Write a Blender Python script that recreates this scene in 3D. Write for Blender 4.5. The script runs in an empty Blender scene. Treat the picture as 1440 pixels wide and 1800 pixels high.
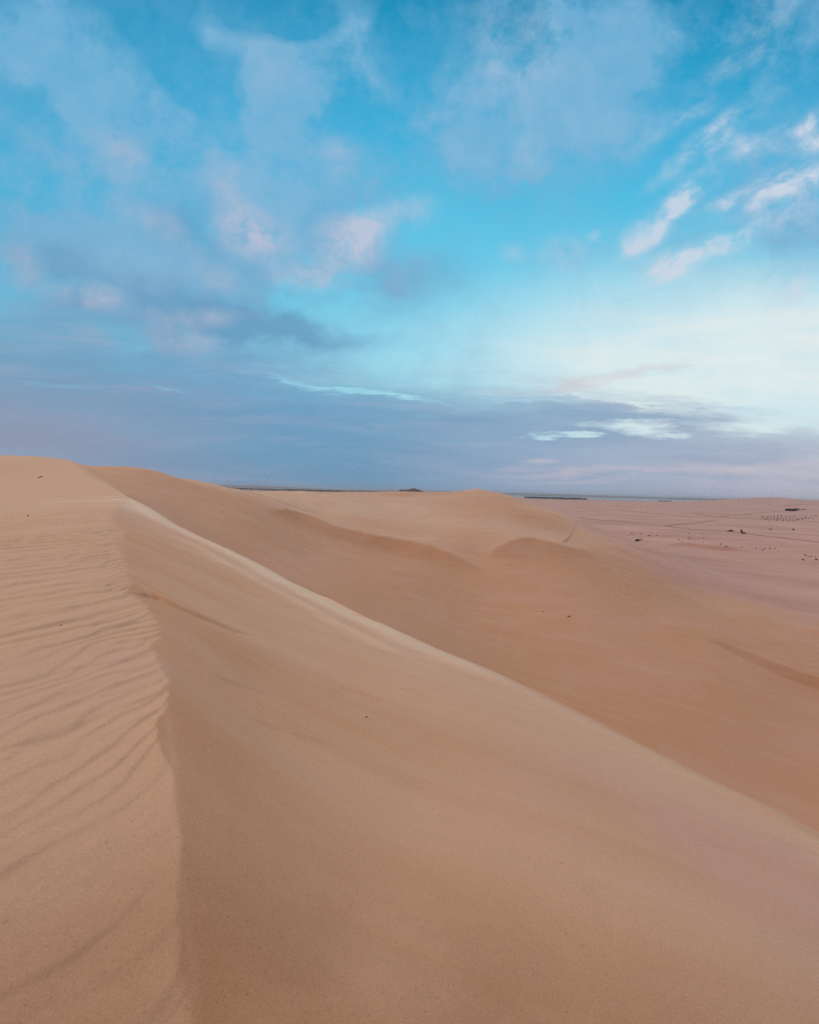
import bpy, math, random
import numpy as np
from mathutils import Matrix, Vector

SC = bpy.context.scene
COL = SC.collection
R = math.radians

# ------------------------------------------------------------------ camera
F = 860.0                      # focal length in photo pixels (photo 1440 x 1800)
EYE = 1.6                      # eye height above the sand underfoot
PITCH = math.atan(36.5 / F)    # looking slightly down
ROLL = math.atan(0.0276)
fw = np.array([0, math.cos(PITCH), -math.sin(PITCH)])
r0 = np.array([1.0, 0, 0]); u0 = np.cross(r0, fw)
rt = math.cos(ROLL) * r0 + math.sin(ROLL) * u0
up = -math.sin(ROLL) * r0 + math.cos(ROLL) * u0
cam_d = bpy.data.cameras.new('camera'); cam = bpy.data.objects.new('camera', cam_d); COL.objects.link(cam)
M = Matrix(((rt[0], up[0], -fw[0], 0), (rt[1], up[1], -fw[1], 0), (rt[2], up[2], -fw[2], EYE), (0, 0, 0, 1)))
cam.matrix_world = M
cam_d.sensor_fit = 'HORIZONTAL'; cam_d.sensor_width = 36.0
cam_d.lens = 36.0 * F / 1440.0
cam_d.clip_start = 0.05; cam_d.clip_end = 200000
SC.camera = cam


def ray(u, v):
    d = (u - 720.0) * rt + (900.0 - v) * up + F * fw
    return d


def cp(u, v, y):               # a point of the place seen at photo pixel u, v, y metres ahead (eye = 0)
    d = ray(u, v)
    return tuple(d * (y / d[1]))


# ------------------------------------------------------------------ colour helpers
def lin(r, g, b):
    out = []
    for c in (r, g, b):
        c /= 255.0
        out.append(c / 12.92 if c <= 0.04045 else ((c + 0.055) / 1.055) ** 2.4)
    return tuple(out) + (1.0,)


# ------------------------------------------------------------------ view, sun, sky
SC.view_settings.view_transform = 'Standard'
SC.view_settings.look = 'None'
SC.view_settings.exposure = 0.0
SC.view_settings.gamma = 1.0
SC.cycles.max_bounces = 5
SC.cycles.diffuse_bounces = 3
SC.cycles.volume_bounces = 0
SC.cycles.use_denoising = False

SUN_EL, SUN_AZ = R(48), R(-42)          # azimuth measured from straight ahead (+y) towards the right
sd = Vector((math.cos(SUN_EL) * math.sin(SUN_AZ), math.cos(SUN_EL) * math.cos(SUN_AZ), math.sin(SUN_EL)))
sl = bpy.data.lights.new('sun', 'SUN'); sun = bpy.data.objects.new('sun', sl); COL.objects.link(sun)
sl.energy = 1.5; sl.angle = R(16); sl.color = (1.0, 0.70, 0.42)
sun.rotation_euler = sd.to_track_quat('Z', 'Y').to_euler()

W = bpy.data.worlds.new('World'); SC.world = W; W.use_nodes = True
NT = W.node_tree; NT.nodes.clear()


class G:
    """small node-graph helper"""
    def __init__(s, nt): s.nt = nt

    def n(s, t, **kw):
        nd = s.nt.nodes.new(t)
        for k, v in kw.items(): setattr(nd, k, v)
        return nd

    def put(s, sock, v):
        if isinstance(v, (int, float, tuple, list)): sock.default_value = v
        else: s.nt.links.new(v, sock)

    def m(s, op, a, b=None, c=None, clamp=False):
        nd = s.n('ShaderNodeMath', operation=op); nd.use_clamp = clamp
        s.put(nd.inputs[0], a)
        if b is not None: s.put(nd.inputs[1], b)
        if c is not None: s.put(nd.inputs[2], c)
        return nd.outputs[0]

    def vm(s, op, a, b=None, scale=None):
        nd = s.n('ShaderNodeVectorMath', operation=op)
        s.put(nd.inputs[0], a)
        if b is not None: s.put(nd.inputs[1], b)
        if scale is not None: s.put(nd.inputs['Scale'], scale)
        return nd.outputs['Value'] if op in ('LENGTH', 'DOT_PRODUCT') else nd.outputs[0]

    def ss(s, x, a, b, lo=0.0, hi=1.0):
        nd = s.n('ShaderNodeMapRange', interpolation_type='SMOOTHSTEP', clamp=False)
        for i, v in enumerate((x, a, b, lo, hi)): s.put(nd.inputs[i], v)
        return nd.outputs[0]

    def lm(s, x, a, b, lo=0.0, hi=1.0):
        nd = s.n('ShaderNodeMapRange')
        for i, v in enumerate((x, a, b, lo, hi)): s.put(nd.inputs[i], v)
        return nd.outputs[0]

    def mix(s, f, a, b, blend='MIX'):
        nd = s.n('ShaderNodeMix', data_type='RGBA', blend_type=blend)
        s.put(nd.inputs[0], f); s.put(nd.inputs[6], a); s.put(nd.inputs[7], b)
        return nd.outputs[2]

    def xyz(s, x, y, z):
        nd = s.n('ShaderNodeCombineXYZ')
        for i, v in enumerate((x, y, z)): s.put(nd.inputs[i], v)
        return nd.outputs[0]

    def noise(s, vec, scale, detail=5.0, rough=0.55, dist=0.0, color=False, lac=2.0):
        nd = s.n('ShaderNodeTexNoise')
        s.put(nd.inputs['Vector'], vec); nd.inputs['Scale'].default_value = scale
        nd.inputs['Detail'].default_value = detail; nd.inputs['Roughness'].default_value = rough
        nd.inputs['Distortion'].default_value = dist; nd.inputs['Lacunarity'].default_value = lac
        return nd.outputs['Color'] if color else nd.outputs['Fac']

    def ramp(s, x, stops, mode='LINEAR'):
        nd = s.n('ShaderNodeValToRGB'); cr = nd.color_ramp; cr.interpolation = mode
        while len(cr.elements) < len(stops): cr.elements.new(0.5)
        for e, (p, c) in zip(cr.elements, stops): e.position = p; e.color = c
        s.put(nd.inputs[0], x); return nd.outputs[0]


def pq(u, v):
    d = ray(u, v); return d[0] / d[1], d[2] / d[1]


g = G(NT)
tc = g.n('ShaderNodeTexCoord')
dirv = tc.outputs['Generated']
sep = g.n('ShaderNodeSeparateXYZ'); NT.links.new(dirv, sep.inputs[0])
X, Y, Z = sep.outputs
Yc = g.m('MAXIMUM', Y, 0.12)
Pp = g.m('DIVIDE', X, Yc); Qq = g.m('DIVIDE', Z, Yc)
PQ = g.xyz(Pp, Qq, 0.0)
# cloud-layer coordinates: a flat layer overhead, so cloud texture streams towards the horizon
Zc = g.m('ADD', g.m('MAXIMUM', Z, 0.0), 0.10)
LAY = g.xyz(g.m('DIVIDE', X, Zc), g.m('DIVIDE', Y, Zc), 0.3)
w1 = g.noise(PQ, 4.0, 4.0, 0.6, color=True)
w2 = g.noise(LAY, 1.7, 5.0, 0.62, color=True)
warp = g.vm('ADD', g.vm('SCALE', g.vm('SUBTRACT', w1, (0.5, 0.5, 0.5)), scale=0.20),
            g.vm('SCALE', g.vm('SUBTRACT', w2, (0.5, 0.5, 0.5)), scale=0.12))
warp = g.vm('MULTIPLY', warp, (1.0, 0.75, 0.0))
PW = g.vm('ADD', PQ, warp)
# gentler warp for low, flat clouds
PWf = g.vm('ADD', PQ, g.vm('MULTIPLY', g.vm('SUBTRACT', g.noise(g.vm('MULTIPLY', PQ, (1.0, 4.5, 1.0)), 3.0, 6.0, 0.6, color=True), (0.5, 0.5, 0.5)), (0.55, 0.09, 0.0)))
PWg = g.vm('ADD', PWf, g.vm('MULTIPLY', g.vm('SUBTRACT', g.noise(g.vm('MULTIPLY', PQ, (1.0, 7.0, 1.0)), 9.0, 7.0, 0.7, color=True), (0.5, 0.5, 0.5)), (0.18, 0.055, 0.0)))
nl = g.noise(LAY, 2.6, 7.0, 0.58)          # streaming wisps
nf = g.noise(PQ, 6.0, 9.0, 0.64)           # soft flecks
nf2 = g.noise(g.vm('ADD', PQ, g.vm('SCALE', warp, scale=0.5)), 11.0, 9.0, 0.66)
ncell = g.noise(g.vm('ADD', PQ, g.vm('SCALE', warp, scale=0.35)), 4.2, 10.0, 0.66)
PW2 = g.vm('ADD', PQ, g.vm('SCALE', warp, scale=0.45))
nflat = g.noise(g.vm('MULTIPLY', PQ, (1.0, 6.0, 1.0)), 3.2, 7.0, 0.6)


def blobs(vec, items):
    # each soft patch hands its running sum on in the vector's z, so the graph is worked through one patch at a time
    sx = g.n('ShaderNodeSeparateXYZ'); NT.links.new(vec, sx.inputs[0]); acc = 0.0
    for (u, v, su, sv, rot, st) in items:
        p, q = pq(u, v)
        mp = g.n('ShaderNodeMapping', vector_type='TEXTURE')
        g.put(mp.inputs['Vector'], g.xyz(sx.outputs[0], sx.outputs[1], acc))
        mp.inputs['Location'].default_value = (p, q, 0)
        mp.inputs['Rotation'].default_value = (0, 0, R(rot))
        mp.inputs['Scale'].default_value = (su / F, sv / F, 1e6)
        acc = g.m('ADD', g.ss(g.vm('LENGTH', mp.outputs[0]), 1.0, 0.0, 0.0, st), acc)
    return acc


# --- clear sky
clear = g.ramp(g.m('MULTIPLY', Qq, 0.8), [
    (0.00, lin(165, 205, 222)), (0.17, lin(150, 222, 240)), (0.30, lin(120, 212, 239)), (0.44, lin(88, 196, 231)),
    (0.58, lin(56, 176, 220)), (0.72, lin(16, 152, 198)), (0.84, lin(0, 126, 170))])
NIS = g.n('ShaderNodeTexSky', sky_type='NISHITA'); NIS.sun_disc = False
NIS.sun_elevation = SUN_EL; NIS.sun_rotation = SUN_AZ
clear = g.mix(0.05, clear, g.vm('SCALE', NIS.outputs[0], scale=0.06))
leftdark = g.ss(Pp, 0.15, -0.75, 0.0, 0.42)
clear = g.mix(leftdark, clear, lin(62, 156, 200))
glow = blobs(PQ, [(1380, 650, 720, 300, 0, 1.0), (1180, 680, 900, 230, 0, 0.38)])
gcol = g.mix(g.lm(nflat, 0.36, 0.62), lin(214, 235, 240), lin(232, 239, 237))
clear = g.mix(g.m('MINIMUM', glow, 0.94), clear, gcol)

# --- high veil (blue-lilac), streaming
veil = blobs(PW, [
    (40, 60, 260, 170, -45, 0.80), (190, 180, 330, 150, -35, 0.85), (40, 300, 250, 130, -20, 0.75), (330, 310, 330, 160, -35, 0.85),
    (480, 150, 120, 190, 20, 1.0), (590, 80, 170, 140, 30, 0.8), (570, 270, 170, 200, 10, 0.75), (385, 40, 55, 90, 10, 0.7), (270, 60, 90, 90, -30, 0.35),
    (950, 110, 260, 260, 20, 1.1), (890, 260, 170, 170, 10, 0.75), (1150, 90, 330, 190, 10, 0.8), (1360, 60, 200, 150, 30, 0.75),
    (790, 200, 150, 170, 0, 0.55), (700, 260, 160, 150, 0, 0.45), (90, 430, 420, 130, -8, 0.85), (330, 470, 330, 110, -15, 0.75), (570, 450, 230, 130, 10, 0.75),
    (700, 500, 190, 100, 15, 0.55), (330, 610, 420, 90, -5, 0.85), (1340, 290, 250, 140, 35, 0.75), (1400, 420, 210, 120, 30, 0.85),
    (1220, 390, 190, 90, 30, 0.5), (1110, 260, 240, 70, 35, 0.4), (880, 330, 130, 60, 30, 0.45), (985, 440, 90, 60, 0, 0.5), (1250, 560, 260, 60, 20, 0.25), (240, 330, 420, 260, -30, 0.35), (700, 110, 240, 160, 20, 0.4), (520, 380, 260, 110, 0, 0.4),
    (370, 110, 110, 90, -20, -0.9), (520, 15, 130, 60, 0, -1.0), (740, 60, 110, 130, 20, -0.9), (270, 50, 150, 60, -35, -0.8), (100, 215, 160, 36, -15, -0.5), (620, 190, 70, 90, 10, -0.4), (430, 165, 70, 40, 0, -0.4)])
veil = g.m('MAXIMUM', veil, 0.0)
tex = g.m('ADD', g.m('MULTIPLY', nl, 0.35), g.m('MULTIPLY', ncell, 0.65))
vd = g.m('MULTIPLY', veil, g.lm(tex, 0.41, 0.57, 0.08, 1.45))
vd = g.m('MAXIMUM', vd, g.lm(g.m('ADD', g.m('MULTIPLY', ncell, 0.6), g.m('MULTIPLY', nf2, 0.4)), 0.46, 0.66, 0.0, 0.42))
vd = g.m('MINIMUM', g.m('MULTIPLY', vd, 0.95), 0.9)
vd = g.m('MULTIPLY', vd, g.lm(glow, 0.2, 0.9, 1.0, 0.22))
vcol = g.ramp(Qq, [(0.0, lin(126, 158, 192)), (0.35, lin(122, 166, 200)), (0.6, lin(108, 176, 214)), (0.85, lin(112, 176, 214)), (1.0, lin(98, 170, 212))])
vcol = g.mix(g.lm(ncell, 0.44, 0.66, 0.0, 0.55), vcol, lin(150, 190, 220))
sky = g.mix(vd, clear, vcol)

# --- darker undersides
dk = blobs(PW, [(510, 592, 230, 48, -6, 1.1), (250, 560, 330, 50, -4, 0.7), (120, 470, 240, 60, -15, 0.45), (740, 500, 150, 80, 10, 0.2), (330, 530, 260, 40, -8, 0.45), (330, 400, 110, 50, -20, 0.4)])
sky = g.mix(g.m('MINIMUM', g.m('MULTIPLY', dk, g.lm(nf, 0.35, 0.65, 0.4, 1.2)), 0.7), sky, lin(98, 146, 186))

# --- lit puffs (pinkish white)
lit = blobs(PW2, [
    (448, 405, 105, 68, -20, 1.35), (612, 425, 90, 66, 15, 1.35), (690, 385, 110, 42, 18, 0.55), (540, 485, 100, 40, 0, 0.9), (215, 268, 90, 55, -35, 0.5),
    (400, 315, 90, 65, -40, 0.45), (160, 528, 110, 38, -8, 1.1), (318, 605, 95, 38, -6, 1.15), (155, 592, 55, 28, -20, 0.6), (30, 455, 90, 55, -35, 0.55),
    (330, 565, 130, 28, 4, 0.75), (270, 390, 130, 40, -30, 0.4), (380, 485, 90, 40, -30, 0.35), (900, 90, 130, 150, 40, 0.42), (600, 270, 60, 60, 0, 0.35), (85, 265, 130, 40, -25, 0.3), (480, 110, 70, 90, 20, 0.2),
    (1205, 458, 110, 40, 18, 1.2), (1265, 435, 80, 30, 10, 0.9), (1160, 392, 105, 40, 42, 1.1), (1195, 355, 55, 28, 45, 0.65), (1250, 250, 65, 38, 35, 0.75), (1262, 368, 70, 28, 35, 0.55),
    (1400, 320, 140, 44, 28, 0.85), (1360, 385, 100, 40, 35, 0.5), (1420, 243, 70, 36, 30, 0.8), (1425, 212, 40, 20, 35, 0.7), (1310, 195, 100, 36, 35, 0.45), (1220, 315, 70, 26, 40, 0.5),
    (985, 440, 60, 50, 0, 0.55), (900, 440, 40, 24, 0, 0.3), (1045, 410, 24, 14, 0, 0.4), (1400, 500, 60, 34, 40, 0.5), (1390, 550, 100, 44, 35, 0.4), (1340, 20, 120, 50, 45, 0.4), (910, 260, 80, 80, 0, 0.32), (1190, 215, 120, 30, 35, 0.35), (1280, 110, 120, 40, 40, 0.3), (1335, 340, 130, 40, 32, 0.55), (1295, 265, 60, 26, 38, 0.5), (1440, 375, 110, 50, 32, 0.5), (1130, 425, 60, 22, 40, 0.6), (1240, 330, 60, 22, 40, 0.5), (1350, 250, 90, 26, 35, 0.45), (1300, 420, 60, 20, 30, 0.5), (1180, 300, 80, 24, 38, 0.3)])
fm = g.n('ShaderNodeMapping', vector_type='TEXTURE'); NT.links.new(PW2, fm.inputs['Vector'])
fm.inputs['Rotation'].default_value = (0, 0, R(36)); fm.inputs['Scale'].default_value = (1.9, 1.0, 1.0)
nfle = g.noise(fm.outputs[0], 24.0, 8.0, 0.6)               # fleecy rows, drawn out along the wind
fle = g.mix(g.ss(Pp, 0.30, 0.50), (1, 1, 1, 1), g.lm(nfle, 0.38, 0.62, 0.22, 1.35))
lit = g.m('MULTIPLY', lit, fle)
ld = g.m('MULTIPLY', lit, g.lm(g.m('ADD', g.m('MULTIPLY', nl, 0.25), g.m('MULTIPLY', nf2, 0.75)), 0.38, 0.62, 0.10, 1.5))
lcol = g.ramp(g.lm(Pp, -0.8, 0.8), [(0.0, lin(178, 182, 202)), (0.45, lin(198, 200, 218)), (0.75, lin(206, 214, 228)), (1.0, lin(216, 221, 232))])
sky = g.mix(g.m('MINIMUM', g.m('MULTIPLY', ld, 0.74), 0.80), sky, lcol)

# --- low cloud bank
psep = g.n('ShaderNodeSeparateXYZ'); NT.links.new(PWg, psep.inputs[0])
top_pts = []
rampbank = g.n('ShaderNodeFloatCurve')
cm = rampbank.mapping; cv = cm.curves[0]
bt = [(0, 560), (200, 575), (420, 618), (600, 665), (760, 690), (960, 690), (1160, 700), (1290, 728), (1350, 752), (1440, 760)]
xs = [(pq(u, v)[0] + 1.0) / 2.0 for u, v in bt]; qs = [pq(u, v)[1] for u, v in bt]
while len(cv.points) < len(bt): cv.points.new(0.5, 0.5)
for pt, x_, q_ in zip(cv.points, xs, qs): pt.location = (x_, q_)
cm.update()
rampbank.inputs['Factor'].default_value = 1.0
NT.links.new(g.lm(psep.outputs[0], -1.0, 1.0), rampbank.inputs['Value'])
edge = g.m('SUBTRACT', rampbank.outputs[0], psep.outputs[1])
softn = g.lm(Pp, -0.5, 0.5, 0.11, 0.030)
bank = g.ss(edge, g.m('MULTIPLY', softn, -1.0), softn)
bank = g.m('MULTIPLY', bank, g.lm(nflat, 0.3, 0.6, 0.80, 1.0), clamp=True)
gap = blobs(PWg, [(960, 762, 62, 9, 0, 1.2), (1105, 745, 125, 20, 3, 1.1), (1180, 762, 90, 10, 0, 0.9), (1010, 690, 170, 9, 0, 0.7), (930, 703, 110, 6, -2, 0.7),
                  (1130, 700, 90, 7, -3, 0.8), (1350, 745, 160, 24, 0, 0.9), (640, 690, 180, 9, -8, 0.75), (560, 672, 150, 7, -8, 0.7), (700, 700, 90, 6, -5, 0.6), (470, 655, 150, 7, -6, 0.6), (330, 683, 120, 6, -7, 0.3), (80, 672, 140, 8, -6, 0.3)])
bank = g.m('MULTIPLY', bank, g.m('SUBTRACT', 1.0, g.m('MINIMUM', g.m('MULTIPLY', gap, g.lm(nflat, 0.35, 0.6, 0.45, 1.15)), 0.92)))
blow = g.ss(Qq, 0.22, 0.0)
bc_hi = g.ramp(g.lm(Pp, -0.85, 0.85), [(0.0, lin(118, 156, 188)), (0.35, lin(102, 156, 194)), (0.6, lin(124, 162, 194)), (1.0, lin(172, 192, 208))])
bc_lo = g.ramp(g.lm(Pp, -0.85, 0.85), [(0.0, lin(144, 150, 180)), (0.20, lin(106, 146, 180)), (0.45, lin(98, 144, 180)), (0.62, lin(148, 163, 192)), (1.0, lin(194, 184, 196))])
bcol = g.mix(blow, bc_hi, bc_lo)
bcol = g.mix(g.lm(nflat, 0.38, 0.66, 0.0, 0.40), bcol, lin(138, 170, 198))
nlay = g.noise(g.vm('MULTIPLY', PWf, (1.0, 13.0, 1.0)), 2.2, 8.0, 0.62)      # long flat layers
bcol = g.mix(g.lm(nlay, 0.48, 0.66, 0.0, 0.45), bcol, lin(158, 168, 196))
bcol = g.mix(g.lm(nlay, 0.46, 0.30, 0.0, 0.28), bcol, lin(96, 138, 174))
bcol = g.mix(g.m('MULTIPLY', g.ss(Pp, -0.2, -0.9), g.ss(Qq, 0.26, 0.06)), bcol, lin(144, 152, 176))
sky = g.mix(bank, sky, bcol)
streak = blobs(PWf, [(1010, 828, 260, 10, 2, 0.5), (1300, 822, 260, 16, 2, 0.6), (1000, 842, 180, 7, 2, 0.35), (960, 815, 60, 7, 2, 0.5), (1000, 672, 170, 16, 8, 0.5), (1160, 650, 120, 16, 12, 0.4)])
sky = g.mix(g.m('MINIMUM', streak, 0.7), sky, lin(206, 196, 204))

# --- the half of the sky behind the camera: pale broken dusk cloud
bn = g.noise(dirv, 2.2, 6.0, 0.6)
back = g.mix(g.ss(bn, 0.4, 0.62), lin(150, 176, 205), lin(214, 196, 190))
sky = g.mix(g.ss(Y, 0.30, 0.10), sky, back)
bg = g.n('ShaderNodeBackground'); NT.links.new(sky, bg.inputs[0]); bg.inputs[1].default_value = 1.0
wo = g.n('ShaderNodeOutputWorld'); NT.links.new(bg.outputs[0], wo.inputs[0])


# ------------------------------------------------------------------ terrain maths (eye-centred heights)
def hash2(ix, iy, seed):
    h = (ix.astype(np.int64) * 374761393 + iy.astype(np.int64) * 668265263 + seed * 1442695041) & 0xFFFFFFFF
    h = ((h ^ (h >> 13)) * 1274126177) & 0xFFFFFFFF
    return ((h ^ (h >> 16)) & 0xFFFFFF) / float(0xFFFFFF)


def vnoise(x, y, seed=0):
    ix = np.floor(x); iy = np.floor(y); fx = x - ix; fy = y - iy
    ix = ix.astype(np.int64); iy = iy.astype(np.int64)
    fx = fx * fx * fx * (fx * (fx * 6 - 15) + 10); fy = fy * fy * fy * (fy * (fy * 6 - 15) + 10)
    a = hash2(ix, iy, seed); b = hash2(ix + 1, iy, seed); c = hash2(ix, iy + 1, seed); d = hash2(ix + 1, iy + 1, seed)
    return (a + (b - a) * fx) * (1 - fy) + (c + (d - c) * fx) * fy - 0.5


def fbm(x, y, oct=4, seed=0, gain=0.5):
    s = 0; a = 1.0
    for i in range(oct):
        s = s + a * vnoise(x * 2 ** i + 17.3 * i, y * 2 ** i - 9.1 * i, seed + i); a *= gain
    return s


class TPS:
    """thin plate spline through surveyed points, in (bearing, log distance)"""
    def __init__(s, pts, A=2.2, lam=1e-3):
        p = np.array(pts, float); s.A = A
        s.q = s.co(p[:, 0], p[:, 1]); n = len(p)
        K = s.k(np.linalg.norm(s.q[:, None] - s.q[None], axis=2)) + lam * np.eye(n)
        Pm = np.hstack([np.ones((n, 1)), s.q])
        L = np.zeros((n + 3, n + 3)); L[:n, :n] = K; L[:n, n:] = Pm; L[n:, :n] = Pm.T
        w = np.linalg.solve(L, np.concatenate([p[:, 2], np.zeros(3)]))
        s.w = w[:n]; s.a = w[n:]

    def co(s, x, y):
        return np.stack([np.arctan2(x, y) * s.A, 0.5 * np.log(x * x + y * y + 1e-6)], -1)

    @staticmethod
    def k(r):
        return np.where(r > 1e-9, r * r * np.log(np.maximum(r, 1e-9)), 0)

    def __call__(s, x, y):
        sh = x.shape; q = s.co(x.ravel(), y.ravel()); out = s.a[0] + q @ s.a[1:]
        for (qx, qy), w in zip(s.q, s.w):
            r2 = (q[:, 0] - qx) ** 2 + (q[:, 1] - qy) ** 2
            out += w * 0.5 * r2 * np.log(r2 + 1e-12)
        return out.reshape(sh)


def pol(deg, r, z): return (r * math.sin(R(deg)), r * math.cos(R(deg)), z)


def sdist(x, y, poly):
    """signed distance to a plan polyline (positive on its right, walking along it) and arc position"""
    best = np.full(x.shape, 1e18); sg = np.zeros(x.shape); arc = np.zeros(x.shape); acc = 0.0
    for (x0, y0), (x1, y1) in zip(poly[:-1], poly[1:]):
        dx, dy = x1 - x0, y1 - y0; L2 = dx * dx + dy * dy; L = math.sqrt(L2)
        t = np.clip(((x - x0) * dx + (y - y0) * dy) / L2, 0, 1)
        ex = x - x0 - t * dx; ey = y - y0 - t * dy; d2 = ex * ex + ey * ey
        m = d2 < best
        best = np.where(m, d2, best); sg = np.where(m, np.sign(dy * ex - dx * ey + 1e-12), sg); arc = np.where(m, acc + t * L, arc)
        acc += L
    return np.sqrt(best) * sg, arc


def smax(a, b, k):
    h = np.clip(0.5 + 0.5 * (a - b) / k, 0, 1); return b + (a - b) * h + k * h * (1 - h)


def smooth(x, a, b):
    t = np.clip((x - a) / (b - a), 0, 1); return t * t * (3 - 2 * t)


def catmull(P, n=10):
    P = [np.array(p, float) for p in P]; P = [2 * P[0] - P[1]] + P + [2 * P[-1] - P[-2]]; out = []
    for i in range(1, len(P) - 2):
        for t in np.linspace(0, 1, n, endpoint=False):
            a, b, c, d = P[i - 1:i + 3]
            out.append(0.5 * (2 * b + (c - a) * t + (2 * a - 5 * b + 4 * c - d) * t * t + (3 * b - a - 3 * c + d) * t ** 3))
    out.append(P[-2]); return np.array(out)


# crest of the foreground dune, from the summit down to the lower right, and the brink between plateau and lee slope
CREST = [cp(120, 812, 92), cp(140, 830, 70), cp(185, 855, 52), cp(225, 876, 40), cp(350, 944, 24), cp(500, 1018, 15.7), cp(700, 1115, 10.5), cp(850, 1177, 8.7),
         cp(1000, 1247, 7.4), cp(1220, 1360, 6.05), cp(1440, 1470, 5.15), (6.4, 2.0, -4.0), (9, -3, -4.5), (14, -14, -5.0)]
BRINK = [cp(208, 890, 29), cp(222, 935, 14.6), cp(232, 1000, 9.0), cp(262, 1080, 6.15), cp(285, 1160, 4.66), cp(287, 1240, 3.66), cp(300, 1350, 2.83), cp(308, 1550, 2.0), cp(326, 1800, 1.46),
         (-0.45, 0.6, -1.6), (-0.3, -1.5, -1.6), (0.0, -6, -1.7), (3.0, -15, -2.0)]
CREST_XY = catmull([c[:2] for c in CREST], 6)
BRINK_XY = catmull([c[:2] for c in BRINK], 6)
ring = [pol(a, r, -1.6) for a in range(-180, 181, 45) for r in (0.5,)]
Ppts = ring + [c for c in BRINK[:9]] + [
    (-2, 2, -1.60), (-1.5, 3.2, -1.60), (-3, 3.2, -1.57), (-5, 5, -1.50), (-4.0, 5.5, -1.57), (-9, 9, -1.42), (-8, 13, -1.45), (1, 3, -1.6), (1, 8, -1.6), (-4, 25, -1.6),
    cp(100, 902, 24), cp(0, 912, 22), cp(110, 872, 42), cp(0, 876, 42), cp(190, 879, 36), cp(215, 874, 40), cp(150, 842, 62), cp(75, 838, 66), cp(0, 838, 68),
    cp(-60, 806, 97), cp(0, 806, 96), cp(60, 806, 97), cp(120, 808, 94), cp(152, 817, 90), cp(180, 822, 92), cp(-60, 870, 130), cp(60, 880, 135), cp(130, 880, 135),
    pol(-60, 8, -1.5), pol(-60, 30, -1.1), pol(-60, 95, 2.5), pol(-60, 200, -10), pol(-90, 8, -1.6), pol(-90, 40, -1.5), pol(-90, 120, -4),
    pol(-135, 10, -1.8), pol(-135, 60, -5), pol(180, 10, -2), pol(-180, 10, -2), pol(180, 60, -7), pol(-180, 60, -7), pol(135, 10, -2), pol(135, 60, -8), pol(90, 10, -2), pol(90, 60, -8), pol(45, 60, -6), pol(0, 60, -3)]
Pf = TPS(Ppts)
Spts = [c for c in BRINK] + [c for c in CREST[1:]]
for c in BRINK[1:]:                       # the slope's own surface carried on to the left, above the plateau
    Spts.append((c[0] - 1.5 - 0.05 * abs(c[1]), c[1], c[2] + 0.40 + 0.012 * abs(c[1])))
    Spts.append((c[0] - 6.0 - 0.2 * abs(c[1]), c[1], c[2] + 1.6 + 0.05 * abs(c[1])))
for i in range(2, len(CREST)):            # and beyond the crest, falling away
    a = np.array(CREST[i - 1]); b = np.array(CREST[i]); d = (b - a)[:2]; d /= np.linalg.norm(d); nrm = np.array([-d[1], d[0]])
    for o, dz in ((4, -0.75), (15, -2.6)):
        Spts.append((b[0] + nrm[0] * o, b[1] + nrm[1] * o, b[2] + dz))
Spts += [cp(720, 1800, 1.68), cp(1080, 1800, 1.80), cp(1440, 1800, 2.02), cp(1440, 1650, 2.95), cp(1000, 1500, 3.3), cp(720, 1400, 4.0), cp(500, 1400, 3.3), cp(450, 1200, 5.6), cp(330, 1000, 11.5), cp(1000, 1700, 2.15)]
Spts += [pol(a, 0.35, -1.66) for a in range(-180, 181, 60)] + [pol(-90, 30, 4), pol(-60, 60, 8), pol(-30, 95, 5.5), pol(-38, 70, 6), pol(-30, 135, 5)]
Sf = TPS(Spts)
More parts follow.
